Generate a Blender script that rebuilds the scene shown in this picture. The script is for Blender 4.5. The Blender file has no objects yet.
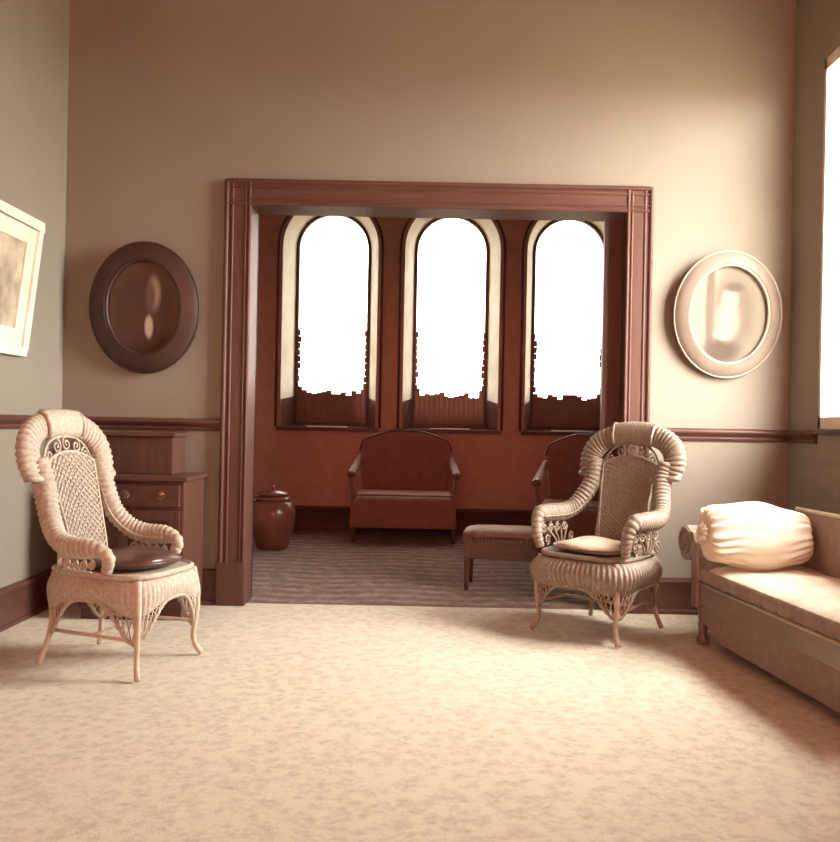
import bpy, bmesh, math, random
from mathutils import Vector, Matrix
random.seed(7)
S = bpy.context.scene
COL = S.collection
PI = math.pi

# ------------------------------------------------------------------ camera
FPX, CAMH, CX, HY, ROLL = 860.0, 1.03, 425.0, 425.0, math.atan(0.0195)
W_IMG, H_IMG = 840, 842
cam_d = bpy.data.cameras.new('camera')
cam = bpy.data.objects.new('camera', cam_d)
COL.objects.link(cam)
cam_d.sensor_fit = 'HORIZONTAL'
cam_d.sensor_width = 36.0
cam_d.lens = FPX * 36.0 / W_IMG
cam_d.shift_x = -(CX - W_IMG / 2) / W_IMG
cam_d.shift_y = (HY - H_IMG / 2) / W_IMG
cam_d.clip_start = 0.05
cam.matrix_world = (Matrix.Translation((0, 0, CAMH)) @ Matrix.Rotation(PI / 2, 4, 'X') @ Matrix.Rotation(ROLL, 4, 'Z'))
S.camera = cam

def ray(px, py):
    u, v = (px - CX) / FPX, -(py - HY) / FPX
    c, s = math.cos(ROLL), math.sin(ROLL)
    return Vector((u * c - v * s, 1.0, u * s + v * c))

def on_floor(px, py, z=0.0):
    r = ray(px, py)
    t = (z - CAMH) / r.z
    return Vector((r.x * t, t, z))

def at_depth(px, py, d):
    r = ray(px, py)
    return Vector((r.x * d, d, CAMH + r.z * d))

# ------------------------------------------------------------------ world, light, exposure
world = bpy.data.worlds.new('overcast_sky')
S.world = world
world.use_nodes = True
wbg = world.node_tree.nodes['Background']
wbg.inputs['Color'].default_value = (1.0, 0.965, 0.885, 1)
wbg.inputs['Strength'].default_value = 58.0

def area(name, loc, direction, sx, sy, energy=0.0, color=(1, 1, 1), portal=False):
    L = bpy.data.lights.new(name, 'AREA')
    L.shape = 'RECTANGLE'
    L.size, L.size_y = sx, sy
    L.energy, L.color = energy, color
    o = bpy.data.objects.new(name, L)
    COL.objects.link(o)
    o.location = loc
    o.rotation_euler = Vector(direction).to_track_quat('-Z', 'Y').to_euler()
    if portal:
        L.cycles.is_portal = True
    return o

DW, DT, DB = 4.83, 5.01, 8.20          # far wall face, its back, alcove window wall
XL, XR, ZC = -2.04, 2.04, 3.62         # room side walls, ceiling
YB = -3.6                              # wall behind the camera
WIN_Y0, WIN_Y1, WIN_Z0, WIN_Z1 = 3.30, 4.47, 1.05, 2.97
area('window_portal', (XR + 0.12, (WIN_Y0 + WIN_Y1) / 2, (WIN_Z0 + WIN_Z1) / 2), (-1, 0, 0), WIN_Y1 - WIN_Y0, 2.0, portal=True)
ALC_C = (-0.93, 0.235, 1.40)             # centres of the arched windows
for cx in ALC_C:
    area('arched_window_portal', (cx, DB + 0.45, 2.1), (0, -1, 0), 0.95, 2.2, portal=True)
# reddish fill light added behind the camera to lift and warm the shadows
area('warm_fill', (0.0, YB + 0.1, 2.2), (0, 1, -0.1), 3.4, 2.4, energy=210, color=(1.0, 0.34, 0.23))

vs = S.view_settings
vs.view_transform = 'Standard'
vs.look = 'None'
vs.exposure = 0.0
vs.gamma = 1.0
vs.use_curve_mapping = False

# ------------------------------------------------------------------ materials
M = {}
def nodes_of(name):
    m = bpy.data.materials.new(name)
    m.use_nodes = True
    nt = m.node_tree
    return m, nt, nt.nodes['Principled BSDF']

def ramp(nt, fac, stops):
    r = nt.nodes.new('ShaderNodeValToRGB')
    el = r.color_ramp.elements
    while len(el) < len(stops):
        el.new(0.5)
    for e, (p, c) in zip(el, stops):
        e.position, e.color = p, (*c, 1)
    nt.links.new(fac, r.inputs[0])
    return r.outputs[0]

def mat(name, c1, c2=None, scale=12.0, rough=0.6, bump=0.0, bscale=None, stretch=(1, 1, 1), spec=0.4, coat=0.0, sheen=0.0, detail=4.0):
    m, nt, b = nodes_of(name)
    b.inputs['Roughness'].default_value = rough
    b.inputs['Specular IOR Level'].default_value = spec
    b.inputs['Coat Weight'].default_value = coat
    b.inputs['Coat Roughness'].default_value = 0.18
    b.inputs['Sheen Weight'].default_value = sheen
    tc = nt.nodes.new('ShaderNodeTexCoord')
    mp = nt.nodes.new('ShaderNodeMapping')
    mp.inputs['Scale'].default_value = stretch
    nt.links.new(tc.outputs['Object'], mp.inputs[0])
    n = nt.nodes.new('ShaderNodeTexNoise')
    n.inputs['Scale'].default_value = scale
    n.inputs['Detail'].default_value = detail
    nt.links.new(mp.outputs[0], n.inputs['Vector'])
    c2 = c2 or tuple(x * 0.8 for x in c1)
    nt.links.new(ramp(nt, n.outputs['Fac'], [(0.32, c2), (0.68, c1)]), b.inputs['Base Color'])
    if bump:
        n2 = nt.nodes.new('ShaderNodeTexNoise')
        n2.inputs['Scale'].default_value = bscale or scale * 4
        nt.links.new(mp.outputs[0], n2.inputs['Vector'])
        bp = nt.nodes.new('ShaderNodeBump')
        bp.inputs['Strength'].default_value = bump
        bp.inputs['Distance'].default_value = 0.004
        nt.links.new(n2.outputs['Fac'], bp.inputs['Height'])
        nt.links.new(bp.outputs[0], b.inputs['Normal'])
    M[name] = m
    return m

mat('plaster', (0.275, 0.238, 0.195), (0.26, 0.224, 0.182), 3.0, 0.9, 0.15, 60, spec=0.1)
mat('ceiling_plaster', (0.45, 0.38, 0.29), None, 2.0, 0.9, spec=0.1)
mat('dark_wood', (0.120, 0.055, 0.040), (0.092, 0.040, 0.029), 6.0, 0.42, 0.05, 30, (6, 6, 0.6), 0.25, coat=0.04)
mat('dark_wood_cross', (0.120, 0.055, 0.040), (0.092, 0.040, 0.029), 6.0, 0.42, 0.05, 30, (0.6, 6, 6), 0.25, coat=0.04)
mat('alcove_paper', (0.54, 0.29, 0.23), (0.49, 0.255, 0.20), 9.0, 0.7, spec=0.2)
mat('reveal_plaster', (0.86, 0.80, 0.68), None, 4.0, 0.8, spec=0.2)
mat('sill_glint_pale', (0.86, 0.80, 0.70), None, 14.0, 0.3)  # pale tone for the glint on the arched window sills
mat('lead', (0.20, 0.08, 0.055), None, 10, 0.5)
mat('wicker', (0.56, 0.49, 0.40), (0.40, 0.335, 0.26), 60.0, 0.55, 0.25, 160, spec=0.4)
mat('wicker_shaded', (0.30, 0.235, 0.18), (0.205, 0.155, 0.115), 60.0, 0.55, 0.25, 160, spec=0.4)  # same wicker, with the shade on the right chair put into its colour
mat('wicker_leg', (0.66, 0.57, 0.44), (0.52, 0.43, 0.32), 30.0, 0.4, 0.15, 90)
mat('wicker_brown', (0.46, 0.34, 0.25), (0.34, 0.24, 0.17), 30.0, 0.4, 0.15, 90)
mat('leather_cushion', (0.10, 0.045, 0.033), (0.075, 0.032, 0.023), 20.0, 0.30, 0.3, 40, spec=0.6)
mat('pale_cushion', (0.62, 0.52, 0.40), (0.42, 0.31, 0.22), 8.0, 0.6, 0.2, 60)
mat('dark_velvet', (0.28, 0.115, 0.082), (0.23, 0.09, 0.063), 18.0, 0.75, 0.3, 90, sheen=0.3)
mat('dark_plush', (0.22, 0.10, 0.065), (0.16, 0.065, 0.042), 25.0, 0.8, 0.4, 120, sheen=0.5)
mat('couch_wood', (0.25, 0.165, 0.13), (0.20, 0.128, 0.098), 7.0, 0.35, 0.05, 30, (0.6, 6, 6), coat=0.3)
mat('couch_cloth', (0.31, 0.22, 0.175), (0.26, 0.18, 0.142), 30.0, 0.8, 0.3, 120)
mat('couch_seat', (0.72, 0.63, 0.50), (0.58, 0.48, 0.36), 14.0, 0.8, 0.35, 90)
mat('satin', (0.76, 0.68, 0.54), (0.62, 0.53, 0.40), 5.0, 0.35, 0.1, 30, spec=0.5, sheen=0.2)
mat('brass', (0.26, 0.16, 0.11), None, 12, 0.3)
M['brass'].node_tree.nodes['Principled BSDF'].inputs['Metallic'].default_value = 0.7
mat('glazed_pot', (0.20, 0.065, 0.04), (0.15, 0.045, 0.03), 8.0, 0.25, spec=0.6)
mat('dark_frame', (0.060, 0.026, 0.019), (0.045, 0.019, 0.013), 10, 0.45, 0.1, 40, spec=0.5)
mat('pale_frame', (0.25, 0.195, 0.155), (0.215, 0.165, 0.13), 12, 0.5, 0.1, 50)
mat('gilt', (0.45, 0.38, 0.29), None, 14, 0.35)
mat('white_frame', (0.88, 0.82, 0.70), None, 8, 0.5)
mat('mat_board', (0.84, 0.77, 0.63), None, 8, 0.8)
mat('painted_sash', (0.80, 0.74, 0.62), None, 8, 0.5)
mat('outside_ground', (0.30, 0.25, 0.18), (0.22, 0.18, 0.13), 1.0, 0.95)
mat('outer_brick', (0.40, 0.24, 0.17), None, 3.0, 0.9)

def glass_mat(name, t, tint=(1, 1, 1), body=None):
    m, nt, b = nodes_of(name)
    nt.nodes.remove(b)
    out = nt.nodes['Material Output']
    tr = nt.nodes.new('ShaderNodeBsdfTransparent')
    tr.inputs[0].default_value = (t * tint[0], t * tint[1], t * tint[2], 1)
    gl = nt.nodes.new('ShaderNodeBsdfGlossy')
    gl.inputs['Roughness'].default_value = 0.08
    mx = nt.nodes.new('ShaderNodeMixShader')
    mx.inputs[0].default_value = 0.05
    nt.links.new(tr.outputs[0], mx.inputs[1])
    nt.links.new(gl.outputs[0], mx.inputs[2])
    last = mx.outputs[0]
    if body:                              # opalescent glass scatters as well
        df = nt.nodes.new('ShaderNodeBsdfDiffuse'); df.inputs[0].default_value = (*body, 1)
        m2 = nt.nodes.new('ShaderNodeMixShader'); m2.inputs[0].default_value = 0.7
        nt.links.new(last, m2.inputs[1]); nt.links.new(df.outputs[0], m2.inputs[2])
        last = m2.outputs[0]
    nt.links.new(last, out.inputs['Surface'])
    M[name] = m
glass_mat('obscure_glass', 0.13, (1, 0.97, 0.93))
glass_mat('clear_glass', 0.95)
glass_mat('dark_art_glass', 0.016, (1.0, 0.34, 0.22), (0.30, 0.15, 0.11))
glass_mat('amber_art_glass', 0.6, (1.0, 0.86, 0.74))

def carpet_mat(name, dark, mid, light, scale, band=None, rough=0.95):
    m, nt, b = nodes_of(name)
    b.inputs['Roughness'].default_value = rough
    b.inputs['Specular IOR Level'].default_value = 0.1
    b.inputs['Sheen Weight'].default_value = 0.1
    tc = nt.nodes.new('ShaderNodeTexCoord')
    def noise(sc, det, vec=None):
        n = nt.nodes.new('ShaderNodeTexNoise')
        n.inputs['Scale'].default_value = sc
        n.inputs['Detail'].default_value = det
        nt.links.new(vec or tc.outputs['Object'], n.inputs['Vector'])
        return n.outputs['Fac']
    v = nt.nodes.new('ShaderNodeTexVoronoi')
    v.inputs['Scale'].default_value = scale
    v.feature = 'SMOOTH_F1'
    nt.links.new(tc.outputs['Object'], v.inputs['Vector'])
    a = nt.nodes.new('ShaderNodeMath'); a.operation = 'MULTIPLY'
    nt.links.new(v.outputs['Distance'], a.inputs[0]); a.inputs[1].default_value = 0.75
    s = nt.nodes.new('ShaderNodeMath'); s.operation = 'ADD'
    nt.links.new(a.outputs[0], s.inputs[0])
    nt.links.new(noise(scale * 2.2, 3), s.inputs[1])
    fac = s.outputs[0]
    if band:
        sep = nt.nodes.new('ShaderNodeSeparateXYZ')
        nt.links.new(tc.outputs['Object'], sep.inputs[0])
        def mth(op, x, y):
            k = nt.nodes.new('ShaderNodeMath'); k.operation = op
            for i, q in enumerate((x, y)):
                if q is None: continue
                if isinstance(q, (int, float)): k.inputs[i].default_value = q
                else: nt.links.new(q, k.inputs[i])
            return k.outputs[0]
        sx = mth('SINE', mth('MULTIPLY', sep.outputs[0], band[0]), None)
        ph = mth('ADD', mth('MULTIPLY', sep.outputs[1], band[1]), mth('MULTIPLY', sx, 1.1))
        sy = mth('SINE', ph, None)
        sx2 = mth('SINE', mth('MULTIPLY', sep.outputs[0], band[0] * 3.0), None)
        pat = mth('ADD', mth('MULTIPLY', sy, 0.15), mth('MULTIPLY', mth('MULTIPLY', sx2, sy), 0.07))
        fac = mth('ADD', mth('MULTIPLY', fac, 0.75), mth('ADD', pat, 0.12))
    nt.links.new(ramp(nt, fac, [(0.45, dark), (0.72, mid), (0.95, light)]), b.inputs['Base Color'])
    bp = nt.nodes.new('ShaderNodeBump')
    bp.inputs['Strength'].default_value = 0.4
    bp.inputs['Distance'].default_value = 0.004
    nt.links.new(noise(220, 2), bp.inputs['Height'])
    nt.links.new(bp.outputs[0], b.inputs['Normal'])
    M[name] = m
carpet_mat('parlour_carpet', (0.49, 0.415, 0.31), (0.58, 0.50, 0.39), (0.66, 0.58, 0.46), 24.0)
carpet_mat('alcove_carpet', (0.115, 0.060, 0.044), (0.16, 0.098, 0.074), (0.25, 0.175, 0.135), 14.0, band=(7.0, 38.0))

def print_mat(name, base, blobs):
    """A flat printed picture: soft ellipses (cx, cz, rx, rz, softness, colour) over a base tone."""
    m, nt, b = nodes_of(name)
    b.inputs['Roughness'].default_value = 0.6
    b.inputs['Specular IOR Level'].default_value = 0.15
    tc = nt.nodes.new('ShaderNodeTexCoord')
    cur = None
    for cx, cz, rx, rz, soft, c in blobs:
        mp = nt.nodes.new('ShaderNodeMapping')
        mp.inputs['Scale'].default_value = (1 / rx, 0, 1 / rz)
        mp.inputs['Location'].default_value = (-cx / rx, 0, -cz / rz)
        nt.links.new(tc.outputs['Object'], mp.inputs[0])
        ln = nt.nodes.new('ShaderNodeVectorMath'); ln.operation = 'LENGTH'
        nt.links.new(mp.outputs[0], ln.inputs[0])
        mr = nt.nodes.new('ShaderNodeMapRange')
        mr.interpolation_type = 'SMOOTHSTEP'
        mr.inputs['From Min'].default_value = 1 + soft
        mr.inputs['From Max'].default_value = 1 - soft
        nt.links.new(ln.outputs['Value'], mr.inputs['Value'])
        mx = nt.nodes.new('ShaderNodeMix'); mx.data_type = 'RGBA'
        nt.links.new(mr.outputs[0], mx.inputs[0])
        if cur is None: mx.inputs[6].default_value = (*base, 1)
        else: nt.links.new(cur, mx.inputs[6])
        mx.inputs[7].default_value = (*c, 1)
        cur = mx.outputs[2]
    nt.links.new(cur, b.inputs['Base Color'])
    M[name] = m

# ------------------------------------------------------------------ mesh helpers
class MB:
    def __init__(self):
        self.v, self.f = [], []
    def add(self, vs, fs):
        o = len(self.v)
        self.v += [tuple(p) for p in vs]
        self.f += [tuple(i + o for i in f) for f in fs]
        return self
    def box(self, x0, x1, y0, y1, z0, z1):
        vs = [(x, y, z) for z in (z0, z1) for y in (y0, y1) for x in (x0, x1)]
        return self.add(vs, [(0, 2, 3, 1), (4, 5, 7, 6), (0, 1, 5, 4), (2, 6, 7, 3), (0, 4, 6, 2), (1, 3, 7, 5)])
    def tube(self, pts, r, seg=8, r2=None, ref=None, closed=False, caps=True):
        """Sweep an ellipse along pts. r: radius or list (along side vector), r2: the other radius, ref: fixed normal for r2."""
        pts = [Vector(p) for p in pts]
        n = len(pts)
        rr = r if isinstance(r, (list, tuple)) else [r] * n
        rb = r2 if isinstance(r2, (list, tuple)) else ([r2] * n if r2 else rr)
        vs, prev = [], None
        for i, p in enumerate(pts):
            a = pts[(i - 1) % n] if (closed or i > 0) else p
            b = pts[(i + 1) % n] if (closed or i < n - 1) else p
            t = (b - a).normalized() if (b - a).length > 1e-9 else Vector((0, 0, 1))
            if ref is not None:
                nn = Vector(ref); nn = (nn - t * nn.dot(t))
            elif prev is None:
                nn = Vector((0, 0, 1)) if abs(t.z) < 0.9 else Vector((0, 1, 0))
                nn = nn - t * nn.dot(t)
            else:
                nn = prev - t * prev.dot(t)
            nn.normalize(); prev = nn
            s = t.cross(nn)
            for k in range(seg):
                q = 2 * PI * k / seg
                vs.append(p + s * (math.cos(q) * rr[i]) + nn * (math.sin(q) * rb[i]))
        fs = []
        for i in range(n if closed else n - 1):
            j = (i + 1) % n
            for k in range(seg):
                l = (k + 1) % seg
                fs.append((i * seg + k, i * seg + l, j * seg + l, j * seg + k))
        if caps and not closed:
            fs.append(tuple(range(seg - 1, -1, -1)))
            fs.append(tuple((n - 1) * seg + k for k in range(seg)))
        return self.add(vs, fs)
    def lathe(self, prof, seg=32, c=(0, 0, 0)):
        vs, fs, n = [], [], len(prof)
        for k in range(seg):
            q = 2 * PI * k / seg
            for r, z in prof:
                vs.append((c[0] + r * math.cos(q), c[1] + r * math.sin(q), c[2] + z))
        for k in range(seg):
            l = (k + 1) % seg
            for i in range(n - 1):
                fs.append((k * n + i, l * n + i, l * n + i + 1, k * n + i + 1))
        if prof[0][0] > 1e-6: fs.append(tuple(k * n for k in range(seg - 1, -1, -1)))
        if prof[-1][0] > 1e-6: fs.append(tuple(k * n + n - 1 for k in range(seg)))
        return self.add(vs, fs)
    def grid(self, fn, nu, nv, closed_u=False):
        vs = [fn(i / (nu if closed_u else nu - 1), j / (nv - 1)) for i in range(nu) for j in range(nv)]
        fs = []
        for i in range(nu if closed_u else nu - 1):
            k = (i + 1) % nu
            for j in range(nv - 1):
                fs.append((i * nv + j, k * nv + j, k * nv + j + 1, i * nv + j + 1))
        return self.add(vs, fs)
    def prism(self, poly, y0, y1):
        """poly in (x, z), extruded along y."""
        n = len(poly)
        vs = [(x, y0, z) for x, z in poly] + [(x, y1, z) for x, z in poly]
        fs = [tuple(range(n)), tuple(range(2 * n - 1, n - 1, -1))]
        fs += [(i, i + n, (i + 1) % n + n, (i + 1) % n) for i in range(n)]
        return self.add(vs, fs)
    def build(self, name, m, parent=None, smooth=False, bevel=0.0, angle=None, loc=None):
        me = bpy.data.meshes.new(name)
        me.from_pydata(self.v, [], self.f)
        bm = bmesh.new(); bm.from_mesh(me)
        bmesh.ops.remove_doubles(bm, verts=bm.verts, dist=1e-6)
        bmesh.ops.recalc_face_normals(bm, faces=bm.faces)
        bm.to_mesh(me); bm.free()
        if smooth:
            me.polygons.foreach_set('use_smooth', [True] * len(me.polygons))
            if angle:
                me.set_sharp_from_angle(angle=math.radians(angle))
        me.materials.append(M[m])
        o = bpy.data.objects.new(name, me)
        COL.objects.link(o)
        if parent is not None: o.parent = parent
        if loc: o.location = loc
        if bevel:
            b = o.modifiers.new('bevel', 'BEVEL'); b.width = bevel; b.segments = 2; b.limit_method = 'ANGLE'
        return o

def empty(name, loc=(0, 0, 0), rz=0.0):
    o = bpy.data.objects.new(name, None)
    o.empty_display_size = 0.1
    COL.objects.link(o)
    o.location = loc; o.rotation_euler = (0, 0, rz)
    return o
def tag(o, label=None, cat=None, group=None, kind=None):
    if label: o['label'] = label
    if cat: o['category'] = cat
    if group: o['group'] = group
    if kind: o['kind'] = kind
    return o
def struct(o, label=None):
    return tag(o, label, None, None, 'structure')

def smooth_path(pts, n):
    """Catmull-Rom through pts, n samples at even arc length."""
    P = [Vector(p) for p in pts]
    P = [P[0] * 2 - P[1]] + P + [P[-1] * 2 - P[-2]]
    raw = []
    for i in range(1, len(P) - 2):
        for k in range(24):
            t = k / 24
            a, b, c, d = P[i - 1], P[i], P[i + 1], P[i + 2]
            raw.append(0.5 * ((2 * b) + (c - a) * t + (2 * a - 5 * b + 4 * c - d) * t * t + (3 * b - a - 3 * c + d) * t ** 3))
    raw.append(P[-2])
    cum = [0.0]
    for a, b in zip(raw, raw[1:]): cum.append(cum[-1] + (b - a).length)
    out, j = [], 0
    for k in range(n):
        s = cum[-1] * k / (n - 1)
        while j < len(raw) - 2 and cum[j + 1] < s: j += 1
        u = (s - cum[j]) / max(cum[j + 1] - cum[j], 1e-9)
        out.append(raw[j].lerp(raw[j + 1], min(u, 1)))
    return out, cum[-1]

def lerp_list(vals, n):
    out = []
    for k in range(n):
        t = k / (n - 1) * (len(vals) - 1)
        i = min(int(t), len(vals) - 2)
        u = t - i; u = u * u * (3 - 2 * u)
        out.append(vals[i] * (1 - u) + vals[i + 1] * u)
    return out

def spiral(c, r0, turns, a0, ax, az, n=36, r1=0.12, sgn=1):
    """Spiral in the plane spanned by ax, az."""
    c, ax, az = Vector(c), Vector(ax), Vector(az)
    pts = []
    for k in range(n):
        t = k / (n - 1)
        r = r0 * (1 - (1 - r1) * t)
        q = a0 + sgn * turns * 2 * PI * t
        pts.append(c + ax * (r * math.cos(q)) + az * (r * math.sin(q)))
    return pts

# ------------------------------------------------------------------ the setting
OL, OR, OT = -0.994, 1.105, 2.24      # clear opening in the far wall
floor = struct(MB().box(XL - 0.1, XR + 0.1, YB - 0.1, DW + 0.05, -0.12, 0.0).build('floor', 'parlour_carpet'), 'pale flowered parlour carpet covering the whole front room floor')
struct(MB().box(XL - 0.1, XR + 0.1, DW + 0.05, DB + 0.1, -0.12, -0.002).build('floor_alcove', 'alcove_carpet'), 'dark patterned carpet of the window alcove')
struct(MB().box(XL - 0.2, XR + 0.2, YB - 0.2, DB + 0.1, ZC, ZC + 0.1).build('ceiling', 'ceiling_plaster'))
struct(MB().box(XL - 0.2, XL, YB - 0.2, DT, -0.12, ZC).build('wall_left', 'plaster'))
struct(MB().box(XL - 0.2, XR + 0.2, YB - 0.2, YB, -0.12, ZC).build('wall_back', 'dark_wood'))
w = MB()
w.box(XR, XR + 0.12, YB - 0.2, WIN_Y0, -0.12, ZC)
w.box(XR, XR + 0.12, WIN_Y1, DT, -0.12, ZC)
w.box(XR, XR + 0.12, WIN_Y0, WIN_Y1, -0.12, WIN_Z0)
w.box(XR, XR + 0.12, WIN_Y0, WIN_Y1, WIN_Z1, ZC)
struct(w.build('wall_right', 'plaster'))
w = MB()
w.box(XL, OL - 0.02, DW, DT, -0.12, ZC)
w.box(OR + 0.02, XR, DW, DT, -0.12, ZC)
w.box(OL - 0.02, OR + 0.02, DW, DT, OT + 0.02, ZC)
struct(w.build('wall_far', 'plaster'))

# alcove shell
ACW = 0.455                             # half width of the arched recesses
SILL, SPR = 0.99, 2.72                  # recess bottom and arch spring
def arch(cx, hw, z0, zs, n=20):
    pts = [(cx - hw, z0), (cx + hw, z0), (cx + hw, zs)]
    pts += [(cx + hw * math.cos(PI * k / n), zs + hw * math.sin(PI * k / n)) for k in range(1, n)]
    pts.append((cx - hw, zs))
    return pts
bm = bmesh.new()
def loop(pts, y):
    vs = [bm.verts.new((x, y, z)) for x, z in pts]
    return [bm.edges.new((vs[i], vs[(i + 1) % len(vs)])) for i in range(len(vs))]
edges = loop([(XL - 0.2, -0.12), (XR + 0.2, -0.12), (XR + 0.2, ZC), (XL - 0.2, ZC)], DB)
for cx in ALC_C: edges += loop(arch(cx, ACW, SILL, SPR), DB)
bmesh.ops.triangle_fill(bm, use_beauty=True, use_dissolve=False, edges=edges)
ge = bmesh.ops.extrude_face_region(bm, geom=list(bm.faces))
for e in ge['geom']:
    if isinstance(e, bmesh.types.BMVert): e.co.y += 0.03
bmesh.ops.recalc_face_normals(bm, faces=bm.faces)
me = bpy.data.meshes.new('wall_alcove_back'); bm.to_mesh(me); bm.free()
me.materials.append(M['alcove_paper'])
o = bpy.data.objects.new('wall_alcove_back', me); COL.objects.link(o)
struct(o, 'dark alcove wall holding three arched windows')
struct(MB().box(XL - 0.2, XL, DT, DB + 0.03, -0.12, ZC).build('wall_alcove_left', 'alcove_paper'))
struct(MB().box(XR, XR + 0.2, DT, DB + 0.03, -0.12, ZC).build('wall_alcove_right', 'alcove_paper'))

# arched windows
GW, GY = 0.365, DB + 0.30               # half width of the sash opening, its plane
for i, cx in enumerate(ALC_C):
    A, B = arch(cx, ACW, SILL, SPR), arch(cx, GW, SILL + 0.02, SPR + 0.03)
    n = len(A)
    fr = MB()                            # sash frame ring
    C_ = arch(cx, GW - 0.028, SILL + 0.05, SPR + 0.03)
    for y0, y1 in ((GY - 0.02, GY + 0.03),):
        v = [(x, y0, z) for x, z in B] + [(x, y0, z) for x, z in C_] + [(x, y1, z) for x, z in B] + [(x, y1, z) for x, z in C_]
        f = []
        for k in range(n):
            l = (k + 1) % n
            f += [(k, l, n + l, n + k), (2 * n + k, 3 * n + k, 3 * n + l, 2 * n + l), (n + k, n + l, 3 * n + l, 3 * n + k), (k, 2 * n + k, 2 * n + l, l)]
        fr.add(v, f)
    win = fr.build('window_%d' % (i + 1), 'dark_wood')
    struct(win, ['left of the three arched alcove windows', 'middle of the three arched alcove windows', 'right of the three arched alcove windows, partly behind the jamb'][i])
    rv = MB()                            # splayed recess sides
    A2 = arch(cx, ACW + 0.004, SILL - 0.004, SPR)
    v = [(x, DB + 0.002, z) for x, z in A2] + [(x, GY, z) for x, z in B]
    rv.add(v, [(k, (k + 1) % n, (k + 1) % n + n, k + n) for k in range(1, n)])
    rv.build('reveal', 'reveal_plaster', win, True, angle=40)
    dl = MB()  # dark sheets on the lower recess sides, standing in for the light fading there
    for (xa, _), (xb, _) in ((A[0], B[0]), (A[1], B[1])):
        e = 0.006 if xa < cx else -0.006
        dl.add([(xa + e, DB + 0.002, SILL), (xb + e, GY - 0.02, SILL + 0.02), (xb + e, GY - 0.02, SILL + 0.30), (xa + e, DB + 0.002, SILL + 0.26)], [(0, 1, 2, 3)])
    dl.build('reveal_shade', 'dark_wood', win)
    sl = MB().add([v[0], v[1], v[n + 1], v[n]], [(0, 1, 2, 3)])
    sl.box(cx - ACW - 0.03, cx + ACW + 0.03, DB - 0.05, DB - 0.001, SILL - 0.035, SILL)
    sl.build('sill', 'dark_wood_cross', win)
    MB().box(cx - 0.19, cx + 0.19, DB - 0.06, DB + 0.06, SILL, SILL + 0.012).build('sill_glint', 'sill_glint_pale', win, bevel=0.003)  # pale strip put in for the glint of daylight on mid-sill
    arc = [(x, DB - 0.012, z) for x, z in arch(cx, ACW + 0.04, SILL, SPR)[2:]]
    MB().tube([(cx + ACW + 0.04, DB - 0.012, SILL)] + arc + [(cx - ACW - 0.04, DB - 0.012, SILL)], 0.012, 8).build('arch_bead', 'dark_wood', win, True)
    p = MB(); q = arch(cx, GW - 0.02, SILL + 0.33, SPR + 0.03)
    p.add([(x, GY + 0.005, z) for x, z in q], [tuple(range(len(q)))])
    p.build('pane', 'obscure_glass', win)
    # leaded border of dark glass along the foot and up both sides, pieces of uneven height
    ag, am, ld = MB(), MB(), MB()
    rnd = random.Random(40 + i)
    nx, x0 = 14, cx - GW + 0.025
    wx = (2 * GW - 0.05) / nx
    for k in range(nx):
        h = 0.28 + rnd.choice((-0.01, 0.0, 0.01, 0.02, 0.035)) + (0.05 if k in (0, nx - 1) else 0)
        ag.box(x0 + k * wx, x0 + (k + 1) * wx - 0.004, GY - 0.005, GY + 0.002, SILL + 0.05, SILL + 0.05 + h)
        ld.box(x0 + (k + 1) * wx - 0.005, x0 + (k + 1) * wx + 0.001, GY - 0.009, GY + 0.004, SILL + 0.05, SILL + 0.05 + h + rnd.uniform(0, 0.03))
    for sgn in (-1, 1):
        for k in range(9):
            z0 = SILL + 0.38 + k * 0.065
            xa = cx + sgn * (GW - 0.028); xb = xa - sgn * rnd.choice((0.012, 0.02, 0.028, 0.016))
            ag.box(min(xa, xb), max(xa, xb), GY - 0.005, GY + 0.002, z0, z0 + 0.06)
        xa = cx + sgn * (GW - 0.05); xb = xa - sgn * 0.07
        am.box(min(xa, xb), max(xa, xb), GY - 0.004, GY + 0.001, SILL + 0.80, SILL + 0.88)
    ag.build('art_glass_border', 'dark_art_glass', win)
    am.build('art_glass_square', 'amber_art_glass', win)
    ld.build('lead_strips', 'lead', win)

# right window in the side wall
yc = (WIN_Y0 + WIN_Y1) / 2
sf = MB()
X0, X1 = XR + 0.002, XR + 0.03
sf.box(X0, X1, WIN_Y0, WIN_Y1, WIN_Z0, WIN_Z0 + 0.06).box(X0, X1, WIN_Y0, WIN_Y1, WIN_Z1 - 0.06, WIN_Z1)
sf.box(X0, X1, WIN_Y0, WIN_Y0 + 0.025, WIN_Z0, WIN_Z1).box(X0, X1, WIN_Y1 - 0.025, WIN_Y1, WIN_Z0, WIN_Z1)
sf.box(X0, X1, yc - 0.03, yc + 0.03, WIN_Z0, WIN_Z1)
w4 = struct(sf.build('window_4', 'painted_sash'), 'tall bright window in the right wall above the couch')
for a, b in ((WIN_Y0 + 0.025, yc - 0.03), (yc + 0.03, WIN_Y1 - 0.025)):
    MB().add([(X0 + 0.012, a, WIN_Z0 + 0.06), (X0 + 0.012, b, WIN_Z0 + 0.06), (X0 + 0.012, b, WIN_Z1 - 0.06), (X0 + 0.012, a, WIN_Z1 - 0.06)], [(0, 1, 2, 3)]).build('pane', 'clear_glass', w4)
MB().box(XR - 0.03, XR + 0.004, WIN_Y0 - 0.04, WIN_Y1 + 0.04, WIN_Z0 - 0.03, WIN_Z0).build('sill', 'dark_wood', w4, bevel=0.006)
struct(MB().box(-60, 60, -60, 60, -0.9, -0.8).build('ground_outside', 'outside_ground'))

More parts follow.
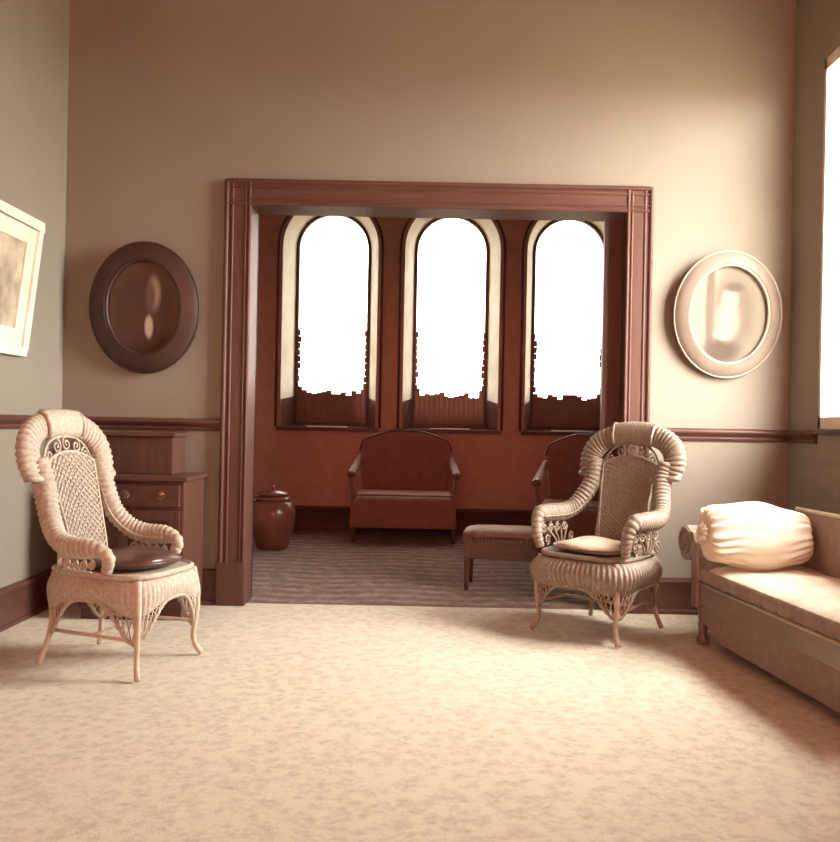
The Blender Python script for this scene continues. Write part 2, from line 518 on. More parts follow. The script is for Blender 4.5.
# unseen roof slab on posts, added to cut high sky light at the side window
vr = struct(MB().box(XR + 0.12, XR + 0.75, 0.8, 6.2, 3.30, 3.42).build('ceiling_light_blocker', 'outer_brick'))
for y in (0.95, 6.05):
    MB().lathe([(0.0, -0.8), (0.10, -0.8), (0.10, -0.6), (0.07, -0.55), (0.06, 3.15), (0.10, 3.2), (0.10, 3.3), (0, 3.3)], 16, (XR + 0.6, y, 0)).build('light_blocker_post', 'painted_sash', vr, True, angle=40)

# casing round the opening: board + beads on each side and across the head
CW = 0.148
cz = OT + 0.145
casing = MB()
casing.box(OL - CW, OL, DW - 0.028, DW, 0.0, cz)
tr = struct(casing.build('trim_1', 'dark_wood', bevel=0.004), 'dark polished wood casing round the wide opening to the alcove')
MB().box(OR, OR + CW, DW - 0.028, DW, 0.0, cz).build('jamb_board', 'dark_wood', tr, bevel=0.004)
MB().box(OL, OR, DW - 0.028, DW, OT, cz).build('head_board', 'dark_wood_cross', tr, bevel=0.004)
MB().box(OL - 0.02, OL, DW - 0.004, DT + 0.02, 0.0, OT).build('jamb_lining', 'dark_wood', tr)
MB().box(OR, OR + 0.02, DW - 0.004, DT + 0.02, 0.0, OT).build('jamb_lining', 'dark_wood', tr)
MB().box(OL - 0.02, OR + 0.02, DW - 0.004, DT + 0.02, OT, OT + 0.02).build('head_lining', 'dark_wood_cross', tr)
for x, r in ((OL - CW + 0.012, 0.014), (OL - CW + 0.045, 0.008), (OL - 0.03, 0.007), (OL - 0.008, 0.010),
             (OR + CW - 0.012, 0.014), (OR + CW - 0.045, 0.008), (OR + 0.03, 0.007), (OR + 0.008, 0.010)):
    MB().tube([(x, DW - 0.026, 0.22), (x, DW - 0.026, cz - 0.02)], r, 10).build('bead', 'dark_wood', tr, True, angle=40)
for z, r in ((OT + 0.008, 0.010), (OT + 0.035, 0.008), (cz - 0.045, 0.008), (cz - 0.012, 0.014)):
    MB().tube([(OL - CW + 0.02, DW - 0.027, z), (OR + CW - 0.02, DW - 0.027, z)], r, 10).build('bead', 'dark_wood_cross', tr, True, angle=40)
for x0, x1 in ((OL - CW - 0.01, OL + 0.004), (OR - 0.004, OR + CW + 0.01)):
    MB().box(x0, x1, DW - 0.04, DW, 0.0, 0.24).build('plinth_block', 'dark_wood', tr, bevel=0.006)
# back casing toward the alcove
MB().box(OL - CW, OL, DT, DT + 0.025, 0, cz).build('back_casing', 'dark_wood', tr)
MB().box(OR, OR + CW, DT, DT + 0.025, 0, cz).build('back_casing', 'dark_wood', tr)
# sliding pocket door standing a little out of the right jamb
d1 = struct(MB().box(OR - 0.10, OR + 0.005, DW + 0.07, DW + 0.115, 0.012, OT - 0.01).build('door_1', 'dark_wood', bevel=0.004), 'edge of a sliding door left standing out of the right jamb')
MB().box(OR - 0.102, OR - 0.098, DW + 0.08, DW + 0.105, 0.92, 1.06).build('edge_pull', 'brass', d1)

# chair rail, baseboards
def rail(name, a, b, nrm, label=None):
    """Moulded dado rail between a and b (x, y); nrm points into the room."""
    a, b, nn = Vector((*a, 0)), Vector((*b, 0)), Vector((*nrm, 0))
    prof = [(0, 0.972), (0.012, 0.972), (0.018, 0.985), (0.012, 0.995), (0.02, 1.005), (0.034, 1.015), (0.036, 1.028), (0.03, 1.036), (0.012, 1.040), (0, 1.042)]
    m = MB(); n = len(prof)
    m.add([p + nn * d + Vector((0, 0, z)) for p in (a, b) for d, z in prof], [(i, i + 1, n + i + 1, n + i) for i in range(n - 1)] + [tuple(range(n)), tuple(range(2 * n - 1, n - 1, -1))])
    return struct(m.build(name, 'dark_wood_cross' if abs(nrm[1]) > 0.5 else 'dark_wood', None, True, angle=50), label)
rail('trim_2', (XL, DW), (OL - CW, DW), (0, -1), 'dark chair rail left of the opening')
rail('trim_3', (OR + CW, DW), (XR, DW), (0, -1), 'dark chair rail right of the opening')
rail('trim_4', (XL, YB), (XL, DW), (1, 0), 'dark chair rail along the left wall')
rail('trim_5', (XR, YB), (XR, WIN_Y0 - 0.05), (-1, 0))
rail('trim_6', (XR, WIN_Y1 + 0.0), (XR, DW), (-1, 0))
def skirting(name, a, b, nrm, h=0.2):
    a, b, nn = Vector((*a, 0)), Vector((*b, 0)), Vector((*nrm, 0))
    prof = [(0, 0), (0.032, 0), (0.032, 0.018), (0.02, 0.026), (0.02, h - 0.03), (0.026, h - 0.022), (0.022, h - 0.008), (0.008, h), (0, h)]
    m = MB(); n = len(prof)
    m.add([p + nn * d + Vector((0, 0, z)) for p in (a, b) for d, z in prof], [(i, i + 1, n + i + 1, n + i) for i in range(n - 1)] + [tuple(range(n)), tuple(range(2 * n - 1, n - 1, -1))])
    struct(m.build(name, 'dark_wood_cross', None, True, angle=40))
skirting('baseboard_far_left', (XL, DW), (OL - CW - 0.01, DW), (0, -1))
skirting('baseboard_far_right', (OR + CW + 0.01, DW), (XR, DW), (0, -1))
skirting('baseboard_left', (XL, YB), (XL, DW), (1, 0))
skirting('baseboard_right', (XR, YB), (XR, DW), (-1, 0))
skirting('baseboard_alcove', (XL, DB), (XR, DB), (0, -1), 0.24)

# ------------------------------------------------------------------ wicker armchairs
def wicker_chair(name, loc, rz, label, za, kind, yf, sc_x):
    """Origin at the floor under the seat; the sitter faces -y. za: height of the arm roll. kind: 'tall_skirt' or 'fluted'."""
    t = tag(empty(name, loc, rz), label, 'chair', 'wicker armchairs')
    wick = 'wicker' if kind != 'fluted' else 'wicker_shaded'
    t.scale = (sc_x, 0.95, 1.0)
    ZS = 0.40
    # seat outline -----------------------------------------------------------
    def outline(q, grow=0.0):
        e = 2.0 / 3.6
        c, s = math.cos(q), math.sin(q)
        x = math.copysign(abs(c) ** e, c) * (0.268 + grow)
        y = math.copysign(abs(s) ** e, s) * (0.255 + grow)
        return x * (1 - 0.20 * (y + 0.255) / 0.51), y
    N = 240
    # even arc-length angles
    qs = [2 * PI * k / 2000 for k in range(2001)]
    cum = [0.0]
    for a, b in zip(qs, qs[1:]):
        pa, pb = outline(a), outline(b)
        cum.append(cum[-1] + math.hypot(pa[0] - pb[0], pa[1] - pb[1]))
    per = cum[-1]
    Q, j = [], 0
    for k in range(N):
        s = per * k / N
        while cum[j + 1] < s: j += 1
        Q.append(qs[j] + (qs[1]) * (s - cum[j]) / max(cum[j + 1] - cum[j], 1e-9))
    def corner(q):                       # 1 at the corners, 0 mid-side
        return abs(math.sin(2 * q)) ** 1.4
    if kind == 'fluted':
        band_bot = lambda q: 0.265 - 0.025 * corner(q)
        edge_bot = lambda q: 0.262 - 0.135 * corner(q) ** 1.3
        bulge, ribs, amp, gamp = 0.045, 72, 0.0055, 0.03
    else:
        band_bot = lambda q: 0.312 - 0.065 * corner(q)
        edge_bot = lambda q: 0.305 - 0.165 * corner(q) ** 1.15
        bulge, ribs, amp, gamp = 0.022, 80, 0.0032, 0.02
    def skirt_pt(k, v):
        q = Q[k % N]
        g = 0.012 + bulge * math.sin(PI * min(v, 1) ** 0.8) + gamp * v
        g += amp * math.cos(2 * PI * ribs * k / N) * math.sin(PI * (0.1 + 0.8 * min(v, 1)))
        x, y = outline(q, g)
        z = ZS - 0.006 + (band_bot(q) - ZS) * v
        return Vector((x, y, z))
    NN = N
    m = MB()
    nv = 12
    if kind == 'fluted':                 # finer sampling so the flutes read
        pts = [[None] * nv for _ in range(NN * 2)]
        for k in range(NN * 2):
            kk = k / 2
            a, b = int(kk), (int(kk) + 1)
            q0 = Q[a % N]; q1 = Q[b % N] if b % N else 2 * PI
            q = q0 + (q1 - q0) * (kk - a)
            for jv in range(nv):
                v = jv / (nv - 1)
                g = 0.012 + bulge * math.sin(PI * v ** 0.8) + gamp * v + amp * math.cos(2 * PI * ribs * kk / N) * math.sin(PI * (0.08 + 0.84 * v))
                x, y = outline(q, g)
                pts[k][jv] = (x, y, ZS - 0.006 + (band_bot(q) - ZS) * v)
        m.grid(lambda u, v: pts[int(round(u * NN * 2)) % (NN * 2)][int(round(v * (nv - 1)))], NN * 2, nv, True)
    else:
        m.grid(lambda u, v: skirt_pt(int(round(u * N)), v), N, nv, True)
    sk = m.build('skirt', wick, t, True)
    so = sk.modifiers.new('thick', 'SOLIDIFY'); so.thickness = 0.008
    # open lattice below the skirt
    la = MB()
    def low(k):
        q = Q[k % N]
        p = skirt_pt(k, 1.0)
        x, y = outline(q, 0.014 + gamp * 0.6)
        return Vector((x, y, min(edge_bot(q), p.z - 0.004)))
    for k in range(0, N, 3):
        a, b = skirt_pt(k, 0.98), low(k + 3)
        if (a - b).length > 0.02: la.tube([a, b], 0.0032, 5)
        a, b = skirt_pt(k + 3, 0.98), low(k)
        if (a - b).length > 0.02: la.tube([a, b], 0.0032, 5)
    tag(la.build('skirt_lattice', wick if kind != 'fluted' else 'wicker_brown', t, True), kind='stuff')
    MB().tube([low(k) for k in range(N)], [0.0085 + 0.0018 * math.cos(k * PI * 0.66) for k in range(N)], 8, closed=True).build('braided_edge', wick, t, True)
    # seat deck and rim
    deck = MB()
    ring = [outline(Q[k], 0.008) for k in range(0, N, 3)]
    deck.add([(x, y, z) for z in (ZS - 0.012, ZS + 0.008) for x, y in ring], [tuple(range(len(ring) - 1, -1, -1)), tuple(range(len(ring), 2 * len(ring)))] + [(i, (i + 1) % len(ring), len(ring) + (i + 1) % len(ring), len(ring) + i) for i in range(len(ring))])
    deck.build('seat', wick, t)
    MB().tube([(*outline(Q[k], 0.014), ZS + 0.002) for k in range(N)], [0.013 + 0.0012 * math.cos(k * PI * 0.8) for k in range(N)], 8, closed=True).build('seat_rim', wick, t, True)
    # cushion
    hc = 0.062 if kind != 'fluted' else 0.05
    def cush(u, v):
        q = 2 * PI * u
        f = math.sin(PI * v) ** 0.38 if 0 < v < 1 else 0.0
        r = 0.215 * f
        z = ZS + 0.012 + hc * (0.5 - 0.5 * math.cos(PI * v)) + 0.012 * math.sin(3 * q + 1) * f * v
        y0 = -0.035
        c, s = math.cos(q), math.sin(q)
        e = 0.8
        return (math.copysign(abs(c) ** e, c) * r * 1.05, y0 + math.copysign(abs(s) ** e, s) * r, z)
    MB().grid(cush, 56, 14, True).build('cushion', 'leather_cushion' if kind != 'fluted' else 'pale_cushion', t, True)
    pp = [(cush(k / 56, 0.5)[0] * 1.01, -0.035 + (cush(k / 56, 0.5)[1] + 0.035) * 1.01, ZS + 0.012 + hc * 0.5) for k in range(56)]
    MB().tube(pp, 0.006, 6, closed=True).build('cushion_piping', 'leather_cushion' if kind != 'fluted' else 'dark_plush', t, True)
    # legs ---------------------------------------------------------------------
    legm = 'wicker_leg' if kind != 'fluted' else 'wicker_brown'
    feet = []
    for sx in (-1, 1):
        for sy in (-1, 1):
            cx, cy = sx * (0.235 if sy < 0 else 0.185), sy * (0.235 if sy < 0 else 0.225)
            d = Vector((sx, sy * (0.8 if sy < 0 else 1.0), 0)).normalized()
            prof = [(0.390, 0.000), (0.28, 0.022), (0.17, 0.018), (0.10, 0.006), (0.05, 0.018), (0.012, 0.050)] if sy < 0 else [(0.390, 0.0), (0.28, 0.004), (0.17, 0.012), (0.10, 0.028), (0.05, 0.048), (0.012, 0.066)]
            path, ln = smooth_path([Vector((cx, cy, z)) + d * o_ for z, o_ in prof], 26)
            MB().tube(path, lerp_list([0.017, 0.017, 0.015, 0.0125, 0.0125, 0.014], 26), 10).build('leg', legm, t, True)
            feet.append(Vector((cx, cy, 0)) + d * 0.02)
    for a, b in ((0, 1), (2, 3)):
        pa, pb = feet[a] + Vector((0, 0, 0.155)), feet[b] + Vector((0, 0, 0.155))
        MB().tube([pa, pb], 0.008, 8).build('stretcher', legm, t, True)
    pa, pb = (feet[0] + feet[1]) / 2, (feet[2] + feet[3]) / 2
    MB().tube([pa + Vector((0, 0, 0.155)), pb + Vector((0, 0, 0.155))], 0.008, 8).build('stretcher', legm, t, True)
    # arm rolls: from the front of the seat up, back along the arm and up the back under the crest
    for sx in (-1, 1):
        path, ln = smooth_path([(sx * 0.268, yf + 0.02, ZS + 0.02), (sx * 0.285, yf, (ZS + za) / 2 + 0.02), (sx * 0.300, yf + 0.03, za - 0.005), (sx * 0.305, yf + 0.11, za),
                                (sx * 0.298, 0.06, za), (sx * 0.275, 0.14, za + 0.035), (sx * 0.238, 0.195, za + 0.12), (sx * 0.222, 0.225, 0.79), (sx * 0.232, 0.238, 0.86)], 260)
        base = lerp_list([0.024, 0.030, 0.042, 0.046, 0.046, 0.048, 0.050, 0.052, 0.05], 260)
        nr = round(ln / 0.024)
        rr = [b * (0.90 + 0.15 * abs(math.sin(PI * nr * k / 259))) for k, b in enumerate(base)]
        MB().tube(path, rr, 14).build('arm_roll', wick, t, True)
        # inner edge cane
        path2, _ = smooth_path([(p[0] - sx * 0.045, p[1] - 0.012, p[2] - 0.012) for p in path[60::22]], 60)
        MB().tube(path2, 0.006, 6).build('edge_cane', wick, t, True)
        # scrollwork under the arm
        sc = MB()
        ax, az = Vector((0.06 * sx, 1, 0)).normalized(), Vector((0, 0, 1))
        r0 = (za - ZS) * 0.125
        for k in range(4):
            c = Vector((sx * 0.292, yf + 0.08 + k * (0.13 - yf - 0.08) / 4, za - 0.052 - r0))
            sp = spiral(c, r0 * 1.25, 1.6, PI * 0.5, ax, az)
            sc.tube(sp, 0.0055, 6)
        foot = Vector((sx * 0.275, 0.0, ZS + 0.015))
        for k in range(4):
            a = Vector((sx * 0.292, yf + 0.08 + k * (0.13 - yf - 0.08) / 4 + r0 * 1.2, za - 0.052 - r0))
            pth, _ = smooth_path([a, a.lerp(foot, 0.5) + Vector((0, 0.015, -0.01)), foot + Vector((0, 0.02 * k - 0.03, 0))], 14)
            sc.tube(pth, 0.0055, 6)
        for yy in (-0.12, 0.12):
            sc.tube(spiral((sx * 0.28, yy, ZS + 0.05), 0.03, 1.4, -PI / 2, ax, az, sgn=1 if yy < 0 else -1), 0.0055, 6)
        sc.build('arm_scrollwork', wick, t, True)
    # crest: broad ribbed collar with drooping ears and a smooth crown
    half = [(0.262, 0.235, 0.775), (0.275, 0.245, 0.84), (0.262, 0.255, 0.91), (0.205, 0.265, 0.965), (0.12, 0.27, 0.995), (0.0, 0.27, 1.003)]
    full = half + [(-x, y, z) for x, y, z in half[-2::-1]]
    path, ln = smooth_path(full, 420)
    wd = [0.056, 0.066, 0.064, 0.058, 0.056, 0.058]
    base = lerp_list(wd + wd[-2::-1], 420)
    nr = round(ln / 0.023)
    rr = [b * (0.92 + 0.12 * abs(math.sin(PI * nr * k / 419))) for k, b in enumerate(base)]
    r2 = [b * 0.62 * (0.88 + 0.18 * abs(math.sin(PI * nr * k / 419))) for k, b in enumerate(base)]
    MB().tube(path, rr, 16, r2, ref=(0, 1, 0.1)).build('crest_roll', wick, t, True)
    cr = path[150:271]
    MB().tube([p + Vector((0, -0.004, 0.003)) for p in cr], [0.064 + 0.002 * math.cos(2 * PI * 13 * k / 120) for k in range(121)], 16, [0.043] * 121, ref=(0, 1, 0.1)).build('crest_crown', wick, t, True)
    for p in (path[148], path[271]):
        MB().tube([p + Vector((math.copysign(0.012, p.x), 0.0, 0.062)), p + Vector((math.copysign(0.004, p.x), -0.035, 0.045)), p + Vector((0, -0.046, 0.0)), p + Vector((math.copysign(0.004, -p.x), -0.036, -0.045))], [0.013, 0.011, 0.01, 0.008], 8).build('crown_binding', wick, t, True)
    for p in (path[2], path[-3]):
        MB().tube([p + Vector((math.copysign(0.062, p.x), -0.005, 0.006)), p + Vector((math.copysign(0.03, p.x), -0.032, 0)), p + Vector((0, -0.038, 0)), p + Vector((math.copysign(0.045, -p.x), -0.012, 0.0))], [0.017, 0.014, 0.012, 0.01], 8).build('ear_end', wick, t, True)
    # woven back panel
    z0, z1, ya, yb = ZS + 0.01, 0.885, 0.175, 0.238
    def pan(u, s, off=0.0):
        wv = 0.115 + 0.055 * s ** 0.8
        sm = s * (1 - 0.085 * u * u)
        y = ya + (yb - ya) * s + 0.018 * (1 - u * u) * 0 + 0.022 * u * u * -0.6
        return Vector((wv * u, y + off, z0 + (z1 - z0) * sm))
    wv = MB()
    def strip(fn, n, hw, horizontal):
        vs = []
        for k in range(n):
            u, s, off, du, ds = fn(k)
            a = pan(u - du * hw, s - ds * hw, off); b = pan(u + du * hw, s + ds * hw, off)
            vs += [a, b]
        wv.add(vs, [(2 * k, 2 * k + 1, 2 * k + 3, 2 * k + 2) for k in range(n - 1)])
    nu, ns = (18, 44)
    if kind == 'fluted':
        for i in range(nu):
            strip(lambda k: (-1 + 2 * (i + 0.5) / nu, k / (ns * 2), 0.0035 * math.cos(PI * (k / 2 + i)), 1, 0), ns * 2 + 1, 0.8 / nu, False)
        for jx in range(ns):
            strip(lambda k: (-1 + 2 * k / (nu * 2), (jx + 0.5) / ns, -0.0035 * math.cos(PI * (k / 2 - 0.5 + jx + 0.5)), 0, 1), nu * 2 + 1, 0.40 / ns, True)
    else:
        # diamond lattice over a close weave
        for i in range(30):
            strip(lambda k: (-1 + 2 * (i + 0.5) / 30, k / 12, 0.002, 1, 0), 13, 0.9 / 30, False)
        for sgn in (-1, 1):
            for i in range(-14, 30):
                pts = []
                for k in range(61):
                    s = k / 60
                    u = sgn * (s * 4.2 - 1 - i * 0.26 + 0.1)
                    if -1 <= u <= 1: pts.append(pan(u, s, -0.003 - 0.001 * sgn))
                if len(pts) > 2: wv.tube(pts, 0.0032, 5)
    tag(wv.build('woven_back', wick, t, kind != 'fluted'), kind='stuff')
    edge = [pan(-1, k / 30) for k in range(31)] + [pan(-1 + k / 12, 1) for k in range(1, 25)] + [pan(1, 1 - k / 30) for k in range(1, 31)]
    MB().tube(edge, 0.0075, 7).build('panel_binding', wick, t, True)
    # scrolls between panel and crest
    sc = MB()
    for k, (x, z, r, s) in enumerate(((-0.135, 0.872, 0.026, 1), (-0.072, 0.908, 0.028, -1), (0.0, 0.918, 0.028, 1), (0.072, 0.908, 0.028, -1), (0.135, 0.872, 0.026, 1))):
        sc.tube(spiral((x, 0.245, z), r * 1.15, 1.5, PI / 2, (s, 0, 0), (0, 0, 1)), 0.0052, 6)
    ar, _ = smooth_path([(-0.175, 0.243, 0.80), (-0.17, 0.245, 0.87), (-0.11, 0.25, 0.93), (0, 0.252, 0.95), (0.11, 0.25, 0.93), (0.17, 0.245, 0.87), (0.175, 0.243, 0.80)], 50)
    sc.tube(ar, 0.0055, 6)
    sc.build('back_scrollwork', wick, t, True)
    # back uprights behind the panel
    for sx in (-1, 1):
        pth, _ = smooth_path([(sx * 0.17, 0.21, ZS - 0.01), (sx * 0.165, 0.225, 0.6), (sx * 0.195, 0.25, 0.86)], 20)
        MB().tube(pth, 0.010, 8).build('back_post', legm, t, True)
    for ch in t.children:                # the back reclines
        for vv in ch.data.vertices:
            if vv.co.z > 0.48: vv.co.y += 0.16 * (vv.co.z - 0.48)
    return t

lf = [on_floor(*p) for p in ((133, 682), (196, 656), (50, 662), (100, 650))]
lc = sum(lf, Vector()) / 4
wicker_chair('wicker_armchair', (lc.x, lc.y, 0), math.radians(72), 'high-backed pale wicker armchair with a dark leather cushion at left', 0.515, 'tall_skirt', -0.12, 0.82)
rf = [on_floor(*p) for p in ((529, 628), (629, 643), (578, 618), (661, 631))]
rc = sum(rf, Vector()) / 4
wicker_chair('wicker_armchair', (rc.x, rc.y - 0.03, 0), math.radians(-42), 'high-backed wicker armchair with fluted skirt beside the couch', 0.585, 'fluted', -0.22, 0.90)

# ------------------------------------------------------------------ couch along the right wall
ca = math.radians(6)
cu = Vector((math.sin(ca), -math.cos(ca), 0))
c0 = on_floor(695, 643)
t = tag(empty('couch', (c0.x, c0.y, 0), math.atan2(cu.y, cu.x)), 'low upholstered couch with a scrolled head end under the right window', 'couch')
CL, CD = 1.28, 0.555
for x, y in ((0.02, 0.03), (0.02, CD - 0.04), (CL - 0.04, 0.03), (CL - 0.04, CD - 0.04)):
    MB().lathe([(0.0, 0.0), (0.022, 0.0), (0.03, 0.012), (0.03, 0.03), (0.018, 0.045), (0.022, 0.07), (0.026, 0.1), (0.02, 0.115), (0.024, 0.12), (0.024, 0.2)], 20, (x, y, 0)).build('leg', 'couch_wood', t, True, angle=50)
m = MB(); m.box(-0.01, CL, 0.0, 0.045, 0.20, 0.315); m.box(-0.01, CL, CD - 0.045, CD, 0.12, 0.315); m.box(-0.01, 0.035, 0.045, CD - 0.045, 0.12, 0.315); m.box(CL - 0.045, CL, 0.045, CD - 0.045, 0.12, 0.315)
m.build('seat_frame', 'couch_wood', t, bevel=0.006)
# shaped apron hanging below the front rail
na = 40
def ap(x):
    s = x / CL
    return 0.055 + 0.055 * math.exp(-((s - 0.06) / 0.06) ** 2) + 0.05 * math.exp(-((s - 0.985) / 0.02) ** 2)
m = MB()
top = [(0.035 + (CL - 0.075) * k / na, 0.21) for k in range(na + 1)]
m.prism(top + [(x, ap(x)) for x, _ in reversed(top)], 0.012, 0.035)
m.build('front_apron', 'couch_cloth', t)
MB().tube([(0.03, -0.006, 0.300), (CL, -0.006, 0.300)], 0.0075, 8).build('rail_bead', 'gilt', t, True)
# seat cushion
def seat(u, v):
    x = 0.045 + (CL - 0.06) * u
    q = PI * v
    y = CD / 2 - (CD / 2 + 0.004) * math.copysign(abs(math.cos(q)) ** 0.5, math.cos(q))
    z = 0.315 + 0.075 * math.sin(q) ** 0.45 * (min(1, min(u, 1 - u) * 14 + 0.25)) + 0.006 * math.sin(u * 23) * math.sin(q)
    return (x, y, z)
MB().grid(seat, 50, 24).build('seat_cushion', 'couch_seat', t, True)
# ragged valance of the seat cloth over the front edge
rnd = random.Random(5)
m = MB()
vs = []
for k in range(121):
    x = 0.05 + (CL - 0.07) * k / 120
    vs += [(x, -0.004, 0.372), (x, -0.010 - 0.004 * math.sin(k * 1.1), 0.345), (x, -0.009 - 0.006 * math.sin(k * 1.1), 0.312 + rnd.uniform(-0.004, 0.004))]
m.add(vs, [(3 * k + i, 3 * k + 3 + i, 3 * k + 4 + i, 3 * k + 1 + i) for k in range(120) for i in (0, 1)])
o = m.build('seat_fringe', 'couch_cloth', t, True)
o.modifiers.new('thick', 'SOLIDIFY').thickness = 0.006
# scrolled head end: profile extruded across the depth
R = 0.085
cxs, czs = -0.085, 0.475
prof = [(0.05, 0.30), (0.05, 0.40), (0.035, 0.47), (0.0, 0.535)]
prof += [(cxs + R * math.cos(a), czs + R * math.sin(a)) for a in [math.radians(50 + 12 * k) for k in range(24)]]
prof += [(-0.012, 0.40), (-0.012, 0.30)]
m = MB(); m.prism(prof, -0.02, CD)
m.build('scrolled_end', 'couch_cloth', t, True, angle=35)
m = MB()
sp = spiral((cxs, -0.024, czs), R * 0.92, 1.7, 0.3, (1, 0, 0), (0, 0, 1), 60, 0.15)
m.tube(sp, 0.009, 7)
m.tube(spiral((cxs, -0.026, czs), 0.018, 1.0, 0, (1, 0, 0), (0, 0, 1), 20, 0.3), 0.010, 7)
m.build('scroll_carving', 'couch_wood', t, True)
m = MB(); m.prism([(-0.015, 0.18), (0.055, 0.18), (0.055, 0.42), (0.035, 0.50), (-0.015, 0.46)], -0.022, 0.03)
m.build('front_post', 'couch_wood', t, bevel=0.008)
# back
def bk(u, v):
    x = 0.0 + CL * u
    q = 2 * PI * v
    zt = 0.655
    z = 0.32 + (zt - 0.32) * (0.5 - 0.5 * math.copysign(abs(math.cos(q)) ** 0.5, math.cos(q)))
    y = CD - 0.030 + 0.030 * math.copysign(abs(math.sin(q)) ** 0.5, math.sin(q))
    return (x, y, z)
m = MB(); m.grid(bk, 30, 33)
m.add([bk(0, k / 32) for k in range(32)], [tuple(range(32))]); m.add([bk(1, k / 32) for k in range(32)], [tuple(range(32))])
m.build('backrest', 'couch_cloth', t, True, angle=60)
MB().tube([(0, CD - 0.05, 0.655), (CL, CD - 0.05, 0.655)], 0.010, 8).build('back_piping', 'couch_seat', t, True)

# pillow leaning across the scrolled end
def pil(u, v):
    a, b = PI * (u - 0.5), 2 * PI * v
    L, Hh, Th = 0.265, 0.150, 0.088
    x = math.sin(a)
    x = math.copysign(abs(x) ** 0.8, x)
    c = max(math.cos(a), 0) ** (0.26 if a < 0 else 0.5)
    e = 0.75
    hy = math.copysign(abs(math.cos(b)) ** e, math.cos(b)); hz = math.copysign(abs(math.sin(b)) ** e, math.sin(b))
    pl = 1 + 0.11 * math.cos(19 * b + 2 * math.sin(2 * b)) * (abs(x) ** 2.5) + 0.02 * math.cos(9 * b + 5 * x)
    zz = Hh * c * hz * pl
    return Vector((x * L, Th * c * hy * pl, zz + 0.012 * math.sin(5 * x + b)))
po = MB().grid(lambda u, v: pil(u, v), 70, 160).build('pillow', 'satin', None, True)
pc = c0 + cu * 0.175 + Vector((-cu.y, cu.x, 0)) * 0.215
po.location = (pc.x, pc.y, 0.543)
po.rotation_euler = (math.radians(-20), math.radians(3), math.radians(10))
tag(po, 'plump pale satin pillow with pleated ends leaning on the couch', 'pillow')
bf = MB()
def ruffle(u, v):
    b = 2 * PI * u
    rr_ = (0.012 + 0.034 * v) * (1 + 0.10 * math.sin(11 * b) * v)
    return Vector((-0.262 - 0.030 * math.sin(PI * (0.25 + 0.6 * v)), rr_ * math.cos(b), rr_ * math.sin(b)))
bf.grid(ruffle, 110, 8, True)
o = bf.build('gathered_knot', 'satin', po, True)
o.modifiers.new('thick', 'SOLIDIFY').thickness = 0.003

# ------------------------------------------------------------------ pictures
def oval_ring(rx, rz, prof, seg=96):
    """prof: (outward offset, depth toward the room). Ellipse in x-z, room side at -y."""
    m = MB(); n = len(prof)
    vs = []
    for k in range(seg):
        q = 2 * PI * k / seg
        for d, h in prof: vs.append(((rx + d) * math.cos(q), -h, (rz + d) * math.sin(q)))
    fs = [(k * n + i, ((k + 1) % seg) * n + i, ((k + 1) % seg) * n + (i + 1) % n, k * n + (i + 1) % n) for k in range(seg) for i in range(n)]
    return m.add(vs, fs)
def oval_plate(rx, rz, y, seg=96):
    return MB().add([(rx * math.cos(2 * PI * k / seg), y, rz * math.sin(2 * PI * k / seg)) for k in range(seg)], [tuple(range(seg))])
def oval_picture(name, loc, rx, rz, band, frame_m, lip_m, print_m, label, tilt):
    t = tag(empty(name, loc), label, 'picture')
    t.rotation_euler = (math.radians(tilt), 0, 0)
    oval_ring(rx, rz, [(0, 0.0), (0, 0.060), (0.008, 0.068), (band * 0.2, 0.066), (band * 0.6, 0.056), (band * 0.93, 0.040), (band, 0.034), (band + 0.002, 0.026), (band - 0.01, 0.0)]).build('frame', frame_m, t, True, angle=50)
    oval_ring(rx, rz, [(-0.010, 0.040), (-0.008, 0.060), (0.002, 0.068), (0.006, 0.058)]).build('inner_lip', lip_m, t, True)
    oval_ring(rx, rz, [(band - 0.006, 0.034), (band, 0.041), (band + 0.006, 0.034), (band + 0.002, 0.026)]).build('outer_lip', lip_m, t, True)
    oval_plate(rx, rz, -0.036).build('portrait_print', print_m, t)
    return t
print_mat('dark_portrait', (0.125, 0.070, 0.052), [(-0.02, -0.02, 0.16, 0.22, 0.35, (0.085, 0.042, 0.030)), (0.05, -0.31, 0.17, 0.18, 0.3, (0.07, 0.034, 0.024)), (0.055, 0.085, 0.032, 0.085, 0.5, (0.34, 0.26, 0.21)),
          (0.035, 0.06, 0.025, 0.08, 0.5, (0.15, 0.085, 0.065)), (0.025, -0.105, 0.022, 0.06, 0.35, (0.48, 0.40, 0.33))])
print_mat('pale_portrait', (0.24, 0.205, 0.16), [(-0.10, 0.05, 0.025, 0.30, 0.5, (0.12, 0.092, 0.070)), (0.03, 0.02, 0.12, 0.24, 0.4, (0.15, 0.118, 0.090)), (-0.03, -0.20, 0.10, 0.07, 0.5, (0.085, 0.058, 0.044)),
          (0.01, 0.085, 0.045, 0.06, 0.4, (0.27, 0.235, 0.19)), (0.0, -0.03, 0.06, 0.10, 0.5, (0.27, 0.24, 0.195)), (-0.02, -0.11, 0.05, 0.03, 0.4, (0.27, 0.24, 0.195)), (0.03, 0.15, 0.05, 0.025, 0.5, (0.10, 0.076, 0.056))])
lp = at_depth(146, 308, DW - 0.03)
oval_picture('oval_portrait', (lp.x, DW - 0.022, lp.z), 0.205, 0.262, 0.098, 'dark_frame', 'dark_frame', 'dark_portrait', 'dark oval framed portrait of a man on the shaded wall', 3.0)
rp = at_depth(726, 315, DW - 0.03)
oval_picture('oval_portrait', (rp.x, DW - 0.024, rp.z), 0.222, 0.272, 0.076, 'pale_frame', 'gilt', 'pale_portrait', 'pale oval framed portrait right of the alcove opening', 3.0)

